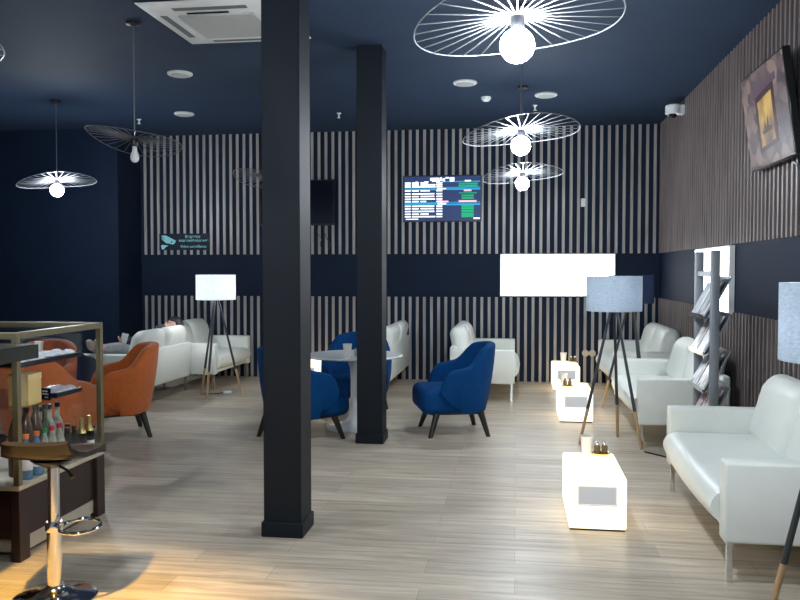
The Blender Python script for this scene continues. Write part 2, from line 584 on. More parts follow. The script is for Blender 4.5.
part('green_status_rows', bars([(sx(a), sx(b), sz(d), sz(c)) for a, b, c, d in gl]), G_, t)
cl = [(385, 712, 106, 114), (50, 712, 157, 164), (50, 335, 168, 182), (415, 712, 168, 182), (50, 712, 288, 294), (50, 340, 296, 310), (415, 712, 302, 316)]
part('teal_row_bands', bars([(sx(a), sx(b), sz(d), sz(c)) for a, b, c, d in cl]), C_, t)
part('pink_status_rows', bars([(sx(a), sx(b), sz(d), sz(c)) for a, b, c, d in ((570, 636, 180, 195), (525, 680, 274, 290), (345, 436, 276, 290))]), R_, t)

t = thing('wall_television', 'dark switched-off television on the back wall behind the nearer column', 'television', (-3.03, YF, 2.45))
bm = B(); box(bm, -.535, .535, -.06, -.012, -.315, .315, .005, 1); part('case', bm, M['black'], t)
bm = B(); box(bm, -.20, .20, -.013, 0, -.12, .12); part('wall_mount', bm, M['black'], t)
bm = B(); box(bm, -.52, .52, -.063, -.0595, -.295, .30); part('display', bm, M['screen_off'], t)
for k, xx in enumerate((.34, .42)):
    bm = B(); tube(bm, [(xx - .05, -.006, -.31), (xx - .06 + .02 * k, -.006, -.42), (xx + .0, -.006, -.50), (xx - .02 + .06 * k, -.006, -.58), (xx + .01, -.006, -.66)], .005, 6); part('cable', bm, M['black'], t)

def light_panel(label, loc, rz, wd, ht):
    t = thing('light_box', label, 'light box', loc, rz)
    bm = B(); box(bm, -wd / 2, wd / 2, -.05, 0, -ht / 2, ht / 2, .004, 1); part('frame', bm, M['plastic'], t)
    bm = B(); box(bm, -wd / 2 + .015, wd / 2 - .015, -.053, -.049, -ht / 2 + .015, ht / 2 - .015); part('diffuser', bm, M['panel'], t)
light_panel('blank white backlit panel in the dark band of the back wall', (.545, YB, 1.445), 0, 1.52, .575)
light_panel('blank white backlit panel on the right wall behind the magazine rack', (XR, 8.12, 1.425), -PI / 2, 1.38, .60)

t = thing('surveillance_sign', 'navy video surveillance sign with turquoise camera symbol on the left slats', 'sign', (-4.695, YF, 1.917))
sgn = mat('navy_sign_board', (.006, .018, .032, 1), .5, var=.05, spec=.2)
teal = mat('turquoise_print', (.30, .72, .78, 1), .5, var=.02)
bm = B(); box(bm, -.378, .378, -.008, 0, -.118, .118); part('board', bm, sgn, t)
bm = B()
def sgp(px, py): return (-.378 + (px - 112) / 570 * .756, .118 - (py - 150) / 185 * .236)
prism(bm, [sgp(*p) for p in ((132, 172), (185, 170), (300, 230), (285, 262), (262, 272), (215, 258))], -.0105, -.008)
prism(bm, [sgp(*p) for p in ((133, 190), (205, 240), (215, 262), (190, 258), (150, 222))], -.0105, -.008)
prism(bm, [sgp(*p) for p in ((130, 285), (150, 275), (215, 285), (185, 300), (165, 325), (140, 328))], -.0105, -.008)
part('camera_symbol', bm, teal, t)
bm = B(); cx, cz = sgp(253, 245); tube(bm, [(cx, -.0115, cz), (cx, -.0104, cz)], .012, 12); part('lens_mark', bm, sgn, t)
RX = Matrix.Rotation(PI / 2, 4, 'X')
for body, px, py, s in (('Ведется', 490, 186, .058), ('видеонаблюдение', 500, 228, .049), ('Video surveillance', 497, 295, .053)):
    cx, cz = sgp(px, py)
    text('lettering', body, s, teal, t, Matrix.Translation((cx, -.0095, cz)) @ RX)

t = thing('wall_sensor', 'tiny pale sensor box on the back slats right of the lit pendants', 'sensor', (.88, YF, 2.41))
bm = B(); box(bm, -.03, .03, -.03, 0, -.055, .055, .006, 1); part('housing', bm, M['plastic'], t)
t = thing('wall_socket', 'round beige socket pair low on the back slats above the farthest light cube', 'socket', (.97, YF, .40))
for xx in (-.045, .045):
    bm = B(); tube(bm, [(xx, 0, 0), (xx, -.03, 0)], .045, 18); part('socket_face', bm, M['beige'], t)

# ------------------------------------------------------------------ things on the right wall
t = thing('fireplace_television', 'tilted wall television showing a stone fireplace, high on the right wall', 'television', (XR - SD, 6.10, 2.60), -PI / 2)
tilt = Matrix.Translation((0, -.10, 0)) @ Matrix.Rotation(math.radians(8), 4, 'X')
TW, TH = 1.0, .70
bm = B(); box(bm, -TW / 2, TW / 2, -.03, .022, -TH / 2, TH / 2, .006, 1, tilt); part('case', bm, M['black'], t)
bm = B(); box(bm, -.15, .15, -.09, 0, -.12, .12); part('wall_bracket', bm, M['black'], t)
def stone():
    m = emit('screen_stone_wall', (1, 1, 1, 1), 1.0)
    nt = m.node_tree; b = nt.nodes['Principled BSDF']
    tc = nt.nodes.new('ShaderNodeTexCoord')
    mp = nt.nodes.new('ShaderNodeMapping'); mp.inputs['Scale'].default_value = (9, 1, 14)
    v = nt.nodes.new('ShaderNodeTexVoronoi'); v.inputs['Scale'].default_value = 1.0
    cr = nt.nodes.new('ShaderNodeValToRGB')
    e = cr.color_ramp.elements
    e[0].position, e[0].color = 0.0, srgb(38, 32, 46)
    e[1].position, e[1].color = 1.0, srgb(170, 145, 135)
    e2 = e.new(.5); e2.color = srgb(100, 85, 92)
    nt.links.new(tc.outputs['Object'], mp.inputs[0]); nt.links.new(mp.outputs[0], v.inputs['Vector'])
    nt.links.new(v.outputs['Color'], cr.inputs[0])
    nt.links.new(cr.outputs[0], b.inputs['Emission Color'])
    b.inputs['Base Color'].default_value = (.02, .02, .02, 1)
    b.inputs['Emission Strength'].default_value = .36
    return m
bm = B(); box(bm, -TW / 2 + .015, TW / 2 - .015, -.033, -.0295, -TH / 2 + .015, TH / 2 - .015, mtx=tilt); part('stone_wall_picture', bm, stone(), t)
def flat(poly, d0=-.0345, d1=-.0328):
    b = B(); prism(b, poly, d0, d1)
    for q in b.verts: q.co = tilt @ q.co
    return b
part('mantel_picture', flat([(-.24, .15), (.30, .19), (.30, .24), (-.26, .21)]), emit('screen_mantel', srgb(70, 54, 66), .35), t)
part('surround_picture', flat([(-.20, -.25), (.22, -.22), (.24, .19), (-.19, .15)]), emit('screen_surround', srgb(45, 30, 32), .35), t)
def fire():
    m = emit('screen_fire', (1, .6, .2, 1), .42)
    nt = m.node_tree; b = nt.nodes['Principled BSDF']
    tc = nt.nodes.new('ShaderNodeTexCoord'); n = nt.nodes.new('ShaderNodeTexNoise'); n.inputs['Scale'].default_value = 5
    cr = nt.nodes.new('ShaderNodeValToRGB')
    e = cr.color_ramp.elements
    e[0].position, e[0].color = .35, srgb(85, 55, 48)
    e[1].position, e[1].color = .65, srgb(220, 180, 90)
    nt.links.new(tc.outputs['Object'], n.inputs['Vector']); nt.links.new(n.outputs[0], cr.inputs[0]); nt.links.new(cr.outputs[0], b.inputs['Emission Color'])
    b.inputs['Base Color'].default_value = (.02, .02, .02, 1)
    return m
part('fire_picture', flat([(-.15, -.21), (.17, -.19), (.18, .14), (-.14, .11)], -.0355, -.0343), fire(), t)
part('log_picture', flat([(-.10, -.10), (-.06, -.10), (-.02, -.03), (.0, -.09), (.05, .0), (.06, -.08), (.12, -.09), (.10, -.12), (-.08, -.13)], -.0362, -.0353), emit('screen_logs', srgb(50, 35, 30), .35), t)
bm = B(); tube(bm, [(.40, -.05, -.34), (.42, -.03, -.40), (.36, -.02, -.42), (.30, -.03, -.37)], .006, 6); part('cable', bm, M['black'], t)

t = thing('security_camera', 'white dome security camera on the right wall near the far corner', 'security camera', (XR - SD, 9.62, 3.29), -PI / 2)
bm = B(); box(bm, -.05, .05, -.10, 0, -.04, .07, .008, 1); part('bracket', bm, M['plastic'], t)
bm = B(); lathe(bm, [(.065, .07), (.085, .055), (.088, -.03), (.08, -.04)], (0, -.12, .01)); part('housing', bm, M['plastic'], t)
bm = B(); lathe(bm, [(.045, -.038), (.04, -.06), (.022, -.078), (.004, -.082)], (0, -.12, .01)); part('dome', bm, M['screen_off'], t)

# ------------------------------------------------------------------ sofas
def seat_shape(bm, hw, y0, y1, z0, z1):
    # bullnose section swept along x with a soft sag
    sec = []
    n = 10
    zc, h = (z0 + z1) / 2, (z1 - z0) / 2
    for i in range(n + 1):
        a = PI / 2 + PI * i / n
        sec.append((y0 + h + h * math.cos(a) * 1.0, zc + h * math.sin(a)))
    sec += [(y1, z0), (y1, z1)]
    rings = []
    for k in range(13):
        f = -1 + 2 * k / 12
        s = 1 - .10 * (1 - (1 - abs(f)) * 8 if abs(f) > .875 else 0)
        bulge = .022 * (1 - f * f)
        rings.append([(f * hw, (y - bulge if i <= n else y), zc + (z - zc) * s + (0.010 * (1 - f * f) if z > zc else 0)) for i, (y, z) in enumerate(sec)])
    ring_loft(bm, rings)

def make_sofa(W, label, loc, rz, group):
    t = thing('sofa', label, 'sofa', loc, rz, group)
    h = W / 2
    bm = B(); box(bm, -h + .10, h - .10, -.335, .33, .205, .29, .012, 2); part('base_frame', bm, M['leather'], t)
    for s in (-1, 1):
        bm = B(); box(bm, s * (h - .115), s * h, -.375, .34, .20, .59, .016, 3); part('armrest', bm, M['leather'], t)
    bm = B(); seat_shape(bm, h - .118, -.415, .16, .25, .435); part('seat', bm, M['leather'], t, sharp=60)
    bm = B(); box(bm, -h + .004, h - .004, .30, .37, .20, .625, .02, 3); part('back_panel', bm, M['leather'], t)
    cw = (W - .20) / 2
    for s in (-1, 1):
        bm = B()
        vs = box(bm, -cw / 2, cw / 2, -.10, .10, 0, .42, .085, 6)
        for q in bm.verts:
            f = q.co.x / (cw / 2)
            zz = q.co.z / .42
            puff = (1 - f ** 2) * .04
            q.co.x *= 1 - .05 * zz
            q.co.y *= (.92 + puff * 6) * (.82 + .30 * math.sin(PI * min(1, max(0, zz * .9 + .12))))
            q.co.z += puff * zz
            q.co.y += .10 * zz + .205
            q.co.x = q.co.x + s * (cw / 2 + .003)
            q.co.z += .40
        part('back_cushion', bm, M['leather'], t, sharp=70)
    for sx_ in (-1, 1):
        for y in (-.34, .31):
            bm = B(); box(bm, sx_ * (h - .045) - .014, sx_ * (h - .045) + .014, y - .014, y + .014, 0, .205, .002, 1); part('leg', bm, M['chrome'], t)
    return t
SG = 'white leather sofas of the lounge'
SWD = 1.72
s0 = make_sofa(SWD, 'white leather sofa nearest the camera, in the lower right corner', (1.38, 4.04 + SWD / 2, 0), -PI / 2 - .02, SG)
dup(s0, (1.40, 7.09 + SWD / 2, 0), -PI / 2, 'white leather sofa behind the magazine rack, second along the right wall')
dup(s0, (1.46, 9.44 + SWD / 2, 0), -PI / 2, 'white leather sofa in the far right corner, third along the right wall')
dup(s0, (-.385, 9.44 + SWD / 2, 0), PI / 2, 'white leather sofa behind the separate blue armchair, facing right')
dup(s0, (-1.82, 9.44 + SWD / 2, 0), -PI / 2, 'white leather sofa seen from behind, just right of the farther column')
s1 = make_sofa(1.40, 'white leather sofa a person lies on, its back to the camera at left', (-4.385, 9.05, 0), -PI / 2, SG)
dup(s1, (-4.10, 10.49, 0), PI / 2, 'white leather sofa with a yellow-lit seat edge, behind the left tripod lamp')

# ------------------------------------------------------------------ armchairs
def make_armchair(label, loc, rz, m, group):
    t = thing('armchair', label, 'armchair', loc, rz, group)
    # shell: U-shaped path, front is -Y
    N = 48
    path = []
    A1 = 2.35
    for i in range(N + 1):
        f = -1 + 2 * i / N           # -1 right arm front .. 0 back .. 1 left arm front
        a = f * A1
        k = (abs(a) - PI / 2) / (A1 - PI / 2)
        sg = 1 if a > 0 else -1
        px = .325 * math.sin(a) if k < 0 else .325 * (1 - .06 * k * k) * sg
        py = .285 * math.cos(a) if k < 0 else -.20 * k
        path.append((px, py, abs(f)))
    def topz(s):
        # back .83, falls through the wing to the arm .60, then rolls down at the front
        if s < .26: return .840 - .02 * (s / .26) ** 2
        if s < .62:
            k = (s - .26) / .36
            return .820 - .185 * (k * k * (3 - 2 * k))
        z = .635 - .05 * (s - .62) / .38
        if s > .80: z -= .13 * ((s - .80) / .20) ** 2.4
        return z
    rings = []
    for i, (x, y, s) in enumerate(path):
        j0, j1 = max(0, i - 1), min(N, i + 1)
        d = Vector((path[j1][0] - path[j0][0], path[j1][1] - path[j0][1], 0)).normalized()
        nrm = Vector((-d.y, d.x, 0))
        if nrm.dot(Vector((x, y, 0))) < 0: nrm = -nrm
        zt = topz(s)
        th = .042
        c = Vector((x, y, 0))
        lean = .05 * max(0, 1 - s / .5)       # the back leans outwards
        cut = max(0, (s - .66) / .34)         # lower front edge of the arm runs back towards the seat
        ring = []
        zb = .215
        H = zt - zb
        def off(q): return Vector((0, .21 * cut ** 1.3 * (1 - q) ** 1.4, 0))
        for k in range(7):                    # outer, bottom to top
            q = k / 6
            inw = .05 * (1 - q) ** 2.4
            ring.append(c + off(q) + nrm * (th - inw + lean * q) + Vector((0, 0, zb + (H - .03) * q)))
        for k in range(1, 6):                 # rounded top
            a = PI * k / 6
            ring.append(c + nrm * (lean + th * math.cos(a)) + Vector((0, 0, zt - .03 + .03 * math.sin(a))))
        for k in range(6, -1, -1):            # inner, top to bottom
            q = k / 6
            inw = .05 * (1 - q) ** 2.4
            ring.append(c + off(q) + nrm * (-th - inw * .6 + lean * q) + Vector((0, 0, zb + (H - .03) * q)))
        rings.append(ring)
    bm = B(); ring_loft(bm, rings); part('shell', bm, m, t, sharp=60)
    # seat cushion
    bm = B(); box(bm, -.285, .285, -.365, .25, .205, .435, .075, 6)
    for q in bm.verts:
        if q.co.y > 0:
            q.co.x *= 1 - .22 * (q.co.y / .25) ** 2
        elif q.co.y < -.18:
            q.co.x *= 1 + .12 * min(1, (-q.co.y - .18) / .05)
        q.co.z += .010 * (1 - (q.co.x / .3) ** 2) if q.co.z > .38 else 0
        q.co.y -= .02 * (1 - (q.co.x / .32) ** 2) if q.co.y < -.25 else 0
    part('seat_cushion', bm, m, t, sharp=70)
    bm = B(); box(bm, -.25, .25, -.28, .22, .196, .222, .01, 2); part('base_frame', bm, M['darkwood'], t)
    for sx_ in (-1, 1):
        for y in (-.25, .21):
            bm = B()
            tube(bm, [(sx_ * .235, y * .88, .215), (sx_ * .285, y * 1.16, 0)], [.031, .022], 10)
            for q in bm.verts:
                if q.co.z < .02: q.co.z = 0
            part('leg', bm, M['darkwood'], t)
    return t
def face(deg): return math.radians(deg) + PI / 2
AG = 'velvet tub armchairs'
a0 = make_armchair('blue velvet tub armchair standing alone right of the farther column', (-.555, 7.64, 0), face(196), M['blue'], AG)
dup(a0, (-1.93, 7.13, 0), face(48), 'blue velvet tub armchair partly hidden by the nearer column, before the round table')
dup(a0, (-1.66, 8.50, 0), face(272), 'blue velvet tub armchair beyond the round white table, facing the camera')
o1 = make_armchair('orange velvet tub armchair in full view right of the glass display case', (-3.63, 7.08, 0), face(214), M['orange'], AG)
dup(o1, (-3.74, 6.08, 0), face(88), 'orange velvet tub armchair nearest, seen from behind through the display case')
dup(o1, (-4.44, 7.08, 0), face(270), 'orange velvet tub armchair farthest left, rising behind the nearest orange one')
n1 = make_armchair('dark navy velvet armchair seen through the case behind the orange ones', (-4.70, 7.89, 0), face(92), M['navyvelvet'], AG)

# ------------------------------------------------------------------ round table
t = thing('round_table', 'round white pedestal table between the two dark columns', 'table', (-1.53, 7.70, 0))
bm = B(); lathe(bm, [(.40, .675), (.455, .682), (.468, .692), (.46, .702)], seg=48); part('tabletop', bm, M['white'], t)
bm = B(); lathe(bm, [(.27, 0), (.27, .008), (.20, .02), (.11, .05), (.06, .11), (.04, .22), (.036, .45), (.045, .58), (.075, .66), (.12, .69)], seg=32); part('pedestal', bm, M['white'], t)
def make_cup(label, loc, h=.115, r=.04):
    t = thing('paper_cup', label, 'cup', loc, 0, 'white paper cups')
    bm = B(); lathe(bm, [(r * .74, 0), (r, h), (r * 1.06, h + .003), (r * .96, h + .002), (r * .72, .006)], seg=20); part('body', bm, M['paper'], t)
    return t
c0 = make_cup('white cup on the round white table', (-1.545, 7.44, .702), .12, .042)
dup(c0, (.46, 5.40, .3105), 0, 'white cup on the nearest glowing cube')
dup(c0, (.50, 8.74, .3105), 0, 'white cup on the middle glowing cube')
dup(c0, (.62, 10.9, .3105), 0, 'white cup on the farthest glowing cube')
jarglass = mat('amber_glass_jar', (.20, .13, .05, 1), .15, var=.1)
saltglass = mat('grey_glass', (.35, .38, .40, 1), .15, var=.05)
def make_jar(label, loc, m, group='small condiment jars'):
    t = thing('condiment_jar', label, 'jar', loc, 0, group)
    bm = B(); lathe(bm, [(.018, 0), (.02, .01), (.02, .05), (.012, .062)], seg=14); part('body', bm, m, t)
    bm = B(); lathe(bm, [(.014, .06), (.014, .074), (.004, .082)], seg=14); part('lid', bm, M['chrome'], t)
    return t
def make_tray(label, loc):
    t = thing('condiment_tray', label, 'tray', loc, 0, 'gold condiment trays')
    bm = B(); lathe(bm, [(.056, 0), (.062, .016), (.058, .016), (.052, .004)], seg=24); part('dish', bm, M['brass'], t)
    return t
j0 = make_jar('grey jar beside the cup on the round white table', (-1.475, 7.50, .702), saltglass)
ja = make_jar('amber jar, left of two on the tray of the nearest glowing cube', (.525, 5.40, .3155), jarglass)
tr = make_tray('small gold tray on the nearest glowing cube', (.55, 5.40, .3105))
dup(ja, (.573, 5.405, .3155), 0, 'amber jar, right of two on the tray of the nearest glowing cube')
for (x, y, nm) in ((.53, 8.55, 'middle'), (.74, 10.85, 'farthest')):
    dup(tr, (x, y, .3105), 0, 'small gold tray on the %s glowing cube' % nm)
    dup(ja, (x - .025, y, .3155), 0, 'amber jar, left of two on the tray of the %s glowing cube' % nm)
    dup(ja, (x + .023, y + .005, .3155), 0, 'amber jar, right of two on the tray of the %s glowing cube' % nm)

# ------------------------------------------------------------------ glowing cubes
def make_cube(label, x0, y0):
    t = thing('light_cube', label, 'light table', (x0 + .17, y0 + .335, 0), 0, 'glowing white cube tables')
    bm = B(); box(bm, -.163, .163, -.335, .335, .012, .31, .012, 3); part('body', bm, M['cube'], t)
    bm = B(); box(bm, -.115, .110, -.3375, -.332, .15, .265, .012, 2); part('front_opening', bm, M['vent'], t)
    bm = B(); box(bm, -.155, .155, -.32, .32, 0, .014); part('base', bm, M['black'], t)
    return t
q0 = make_cube('glowing white cube table nearest the camera, before the near white sofa', .302, 4.785)
dup(q0, (.425 + .17, 8.22 + .335, 0), 0, 'glowing white cube table in the middle of the row of three')
dup(q0, (.46 + .17, 10.36 + .335, 0), 0, 'glowing white cube table farthest back by the slatted wall')
dup(q0, (-2.66, 10.55, 0), 0, 'glowing white cube table glimpsed between the two columns')

# ------------------------------------------------------------------ tripod lamps
def make_lamp(label, loc, rz, shade, bulb, power, wood=True):
    t = thing('floor_lamp', label, 'floor lamp', loc, rz, 'tripod floor lamps')
    top = Vector((0, 0, 1.19))
    for k in range(3):
        a = 2 * PI * k / 3
        foot = Vector((.30 * math.cos(a), .30 * math.sin(a), 0))
        head = top + Vector((.022 * math.cos(a), .022 * math.sin(a), 0))
        knee = foot.lerp(head, .26)
        leg = B(); tube(leg, [knee, head], [.0145, .011], 10); lo = part('leg', leg, M['lampleg'], t)
        ft = B(); tube(ft, [foot, knee], [.0125, .0146], 10)
        for q in ft.verts:
            if q.co.z < .02: q.co.z = 0
        part('wooden_foot', ft, M['beech'], lo)
    bm = B(); lathe(bm, [(.035, 1.16), (.04, 1.175), (.04, 1.19), (.02, 1.205), (.012, 1.22)], seg=16); part('hub', bm, M['lampleg'], t)
    bm = B(); ring_loft(bm, [[(r * math.cos(2 * PI * i / 48), r * math.sin(2 * PI * i / 48), z) for i in range(48)] for r, z in ((.236, 1.155), (.236, 1.455), (.233, 1.455), (.233, 1.155), (.236, 1.155))], cap=False)
    part('lamp_shade', bm, shade, t)
    bm = B(); sphere(bm, (0, 0, 1.29), .035, sz=1.2); part('bulb', bm, bulb, t)
    bm = B()
    for k in range(3):
        a = 2 * PI * k / 3
        tube(bm, [(0, 0, 1.215), (.234 * math.cos(a), .234 * math.sin(a), 1.215)], .002, 5)
    part('shade_spokes', bm, M['chrome'], t)
    return t
sh_w = shade_mat('white_fabric_shade', (.82, .84, .86, 1), .45)
sh_g = shade_mat('grey_blue_fabric_shade', (.46, .52, .58, 1), .45)
sh_n = shade_mat('navy_fabric_shade', (.012, .02, .045, 1), .15)
lb1 = emit('lamp_bulb_bright', (.93, .97, 1, 1), 170)
lb2 = emit('lamp_bulb_dim', (.90, .95, 1, 1), 85)
make_lamp('tripod lamp with bright white shade among the left sofas', (-3.58, 9.47, 0), math.radians(-92), sh_w, lb1, 0)
make_lamp('tripod lamp with grey shade before the blank lit panel', (.84, 7.28, 0), math.radians(75), sh_g, lb2, 0)
make_lamp('tripod lamp cut by the right edge of the picture, nearest', (1.248, 3.33, 0), math.radians(15), sh_g, lb2, 0)
make_lamp('tripod lamp with dark navy shade, half behind the grey-shaded one', (1.235, 9.12, 0), math.radians(176), sh_n, M['bulb_off'], 0)

# power strip and cable under the left lamp
t = thing('power_strip', 'small white socket block on the floor under the left tripod lamp', 'power strip', (-3.50, 9.62, 0), .4)
bm = B(); box(bm, -.05, .05, -.03, .03, 0, .035, .006, 2); part('block', bm, M['plastic'], t)
bm = B(); tube(bm, [(-.05, 0, .012), (-.12, -.02, .006), (-.22, .03, .006), (-.32, -.02, .006)], .005, 6); part('cable', bm, M['black'], t)
for nm, pts in (('black cable on the floor beside the near white sofa', [(1.06, 6.95, .007), (1.22, 6.75, .007), (1.40, 6.45, .007), (1.60, 6.05, .007), (1.80, 5.9, .007)]),):
    bm = B(); tube(bm, pts, .006, 6)
    tag(obj('floor_cable', bm, M['black']), nm, 'cable')

# ------------------------------------------------------------------ magazine rack
RX0, RY0, RY1 = 1.427, 6.20, 6.72
t = thing('magazine_rack', 'grey metal magazine rack with sloping shelves on the right side', 'magazine rack', (RX0, (RY0 + RY1) / 2, 0))
hl = (RY1 - RY0) / 2
for s in (-1, 1):
    bm = B(); box(bm, -.033, .033, s * hl - .014, s * hl + .014, 0, 1.65, .006, 2); part('post', bm, M['rackgrey'], t)
    bm = B(); box(bm, -.20, .20, s * hl - .02, s * hl + .02, 0, .025, .006, 2); part('foot', bm, M['rackgrey'], t)
bm = B(); box(bm, -.02, .02, -hl, hl, 1.46, 1.50, .004, 1); part('crossbar', bm, M['rackgrey'], t)
SLX0, SLX1 = -.035, .125
shelf_z = [1.16, .89, .62, .35]
for z in shelf_z:
    bm = B()
    prism(bm, [(SLX0, z), (SLX0 - .008, z + .004), (SLX1 - .008, z + .30), (SLX1, z + .296)], -hl + .014, hl - .014)
    sh = part('shelf', bm, M['rackgrey'], t)
    bm = B()
    prism(bm, [(SLX0 - .008, z + .004), (SLX0, z), (SLX0 - .040, z - .012), (SLX0 - .045, z + .022), (SLX0 - .042, z + .022), (SLX0 - .037, z - .006)], -hl + .014, hl - .014)
    part('shelf_lip', bm, M['chrome'], sh)
def mag_mat(name, c0, c1, sc):
    m = bpy.data.materials.new(name); m.use_nodes = True
    nt = m.node_tree; b = nt.nodes['Principled BSDF']; b.inputs['Roughness'].default_value = .25
    tc = nt.nodes.new('ShaderNodeTexCoord'); n = nt.nodes.new('ShaderNodeTexVoronoi'); n.inputs['Scale'].default_value = sc
    nt.links.new(tc.outputs['Object'], n.inputs['Vector'])
    cr = nt.nodes.new('ShaderNodeValToRGB'); cr.color_ramp.interpolation = 'CONSTANT'
    cr.color_ramp.elements[0].color = c0
    cr.color_ramp.elements[1].position = .5; cr.color_ramp.elements[1].color = c1
    nt.links.new(n.outputs['Color'], cr.inputs[0]); nt.links.new(cr.outputs[0], b.inputs['Base Color'])
    return m
mags = [mag_mat('magazine_silver', (.55, .58, .62, 1), (.22, .24, .28, 1), 9), mag_mat('magazine_grey', (.62, .64, .68, 1), (.70, .72, .75, 1), 14),
        mag_mat('magazine_mixed', (.75, .74, .76, 1), (.20, .18, .22, 1), 11), mag_mat('magazine_pink', (.72, .62, .62, 1), (.40, .14, .14, 1), 12)]
tier = ['top', 'second', 'third', 'lowest']
ang = math.atan2(.296, .160)
for i, z in enumerate(shelf_z):
    for k, s in enumerate((-1, 1)):
        t = thing('magazine', '%s magazine on the %s shelf of the magazine rack' % (('nearer', 'farther')[k], tier[i]), 'magazine',
                  (RX0 + SLX0 - .024, (RY0 + RY1) / 2 + s * .115, z + .004), 0, 'magazines in the grey rack')
        L = (.30, .27)[k] + (.01 if i % 2 else 0)
        bm = B()
        c, sn = math.cos(ang + .02), math.sin(ang + .02)
        nx, nz = -sn, c
        th = .010
        poly = [(0, 0), (c * L, sn * L), (c * L + nx * th, sn * L + nz * th), (nx * th, nz * th)]
        prism(bm, poly, -.105, .105)
        part('cover', bm, mags[(i + k) % 3 if i < 3 else 3], t)
        bm = B()
        prism(bm, [(c * .02 + nx * (th + .0004), sn * .02 + nz * (th + .0004)), (c * (L - .01) + nx * (th + .0004), sn * (L - .01) + nz * (th + .0004)),
                   (c * (L - .012) + nx * (th + .0016), sn * (L - .012) + nz * (th + .0016)), (c * .022 + nx * (th + .0016), sn * .022 + nz * (th + .0016))], -.098 , -.098 + .03)
        part('spine_stripe', bm, M['paper'], t)

# ------------------------------------------------------------------ display case, left
CX1, CX0, CY0, CY1 = -2.515, -3.45, 3.85, 4.73
CZB, CZT = .40, 1.185
t = thing('display_case', 'glass display case with brass-coloured frame on a dark brown base', 'display case', ((CX0 + CX1) / 2, (CY0 + CY1) / 2, 0))
hx, hy = (CX1 - CX0) / 2, (CY1 - CY0) / 2
bm = B(); box(bm, -hx + .02, hx - .025, -hy + .02, hy - .03, .11, CZB - .02); part('base_cabinet', bm, M['brown'], t)
for sx_ in (-1, 1):
    for sy_ in (-1, 1):
        bm = B(); box(bm, sx_ * hx, sx_ * (hx - .05), sy_ * hy, sy_ * (hy - .09), 0, CZB - .03, .003, 1); part('base_corner_panel', bm, M['brown'], t)
bm = B(); box(bm, -hx + .05, hx - .03, -hy + .06, hy - .06, .03, .112); part('kick_strip', bm, M['beige'], t)
bm = B(); box(bm, -hx, hx, -hy, hy, CZB - .03, CZB - .004, .003, 1); part('case_floor', bm, M['beige'], t)
for sx_ in (-1, 1):
    for sy_ in (-1, 1):
        bm = B(); box(bm, sx_ * hx, sx_ * (hx - .032), sy_ * hy, sy_ * (hy - .032), CZB - .004, CZT - .03, .002, 1); part('frame_post', bm, M['olive'], t)
for sy_ in (-1, 1):
    bm = B(); box(bm, -hx, hx, sy_ * hy, sy_ * (hy - .035), CZT - .035, CZT, .003, 1); part('frame_rail', bm, M['olive'], t)
for sx_ in (-1, 1):
    bm = B(); box(bm, sx_ * hx, sx_ * (hx - .035), -hy + .035, hy - .035, CZT - .035, CZT, .003, 1); part('frame_rail', bm, M['olive'], t)
bm = B(); box(bm, -hx + .03, hx - .03, -hy + .03, hy - .03, CZT - .012, CZT - .004); part('top_pane', bm, M['glass'], t)
bm = B(); box(bm, hx - .018, hx - .012, -hy + .032, hy - .032, CZB - .004, CZT - .035); part('side_pane', bm, M['glass'], t)
bm = B(); box(bm, -hx + .032, hx - .032, hy - .018, hy - .012, CZB - .004, CZT - .035); part('back_pane', bm, M['glass'], t)
SH1, SH2 = 1.0, .79
for z in (SH1, SH2):
    bm = B(); box(bm, -hx + .034, hx - .05, -hy + .05, hy - .14, z - .010, z - .004); part('glass_shelf', bm, M['glass'], t)
# price labels stuck along the case floor edge
for i in range(5):
    y = .05 + .075 * i
    bm = B(); box(bm, hx - .0119, hx - .0105, y, y + .05, CZB + .004, CZB + .035); part('price_label', bm, M['paper'], t)

foil = mat('silver_foil', (.80, .82, .85, 1), .3, .35, var=.25, vscale=25, bump=.8, bscale=45)
for n_, z, nb in (('upper', SH1, 12), ('lower', SH2, 6)):
    t = thing('serving_tray', 'black tray on the %s shelf of the display case' % n_, 'tray', (-2.645, 4.25, z - .004), 0, 'black trays in the display case')
    y0_ = -.32 if n_ == 'upper' else 0.02
    bm = B(); box(bm, -.085, .095, y0_, .29, 0, .012, .003, 1); part('base', bm, M['black'], t)
    bm = B()
    for a in ((-.085, -.078, y0_, .29), (.088, .095, y0_, .29), (-.078, .088, y0_, y0_ + .01), (-.078, .088, .28, .29)):
        box(bm, a[0], a[1], a[2], a[3], .01, .026)
    part('rim', bm, M['black'], t)
    for i in range(nb):
        yy = 4.25 + y0_ + .06 + (.22 - y0_ - .06 + .01) * (i // 2) / max(1, (nb - 1) // 2)
        t2 = thing('snack_pack', 'silver foil snack pack in the black tray on the %s shelf' % n_, 'snack', (-2.645 + (.045 if i % 2 else -.033), yy, z + .0082), random.uniform(-.3, .3), 'foil snack packs on the %s shelf' % n_)
        bm = B(); sphere(bm, (0, 0, .016), .045, .8, 1.0, .38, 14, 8)
        for q in bm.verts:
            q.co += Vector((random.uniform(-.004, .004), random.uniform(-.004, .004), random.uniform(-.0025, .0025)))
            q.co.z = max(0, q.co.z)
        part('wrapper', bm, foil, t2)
t = thing('cake_box', 'yellow cardboard box on the lower shelf of the display case', 'box', (-2.605, 4.055, SH2 - .0035), .08)
bm = B(); box(bm, -.055, .055, -.07, .07, 0, .155, .003, 1); part('carton', bm, mat('yellow_card', (.70, .55, .22, 1), .6, var=.05), t)
bm = B(); box(bm, -.057, .057, -.072, .072, .13, .166, .003, 1); part('lid', bm, mat('yellow_card_lid', (.74, .60, .28, 1), .6, var=.05), t)
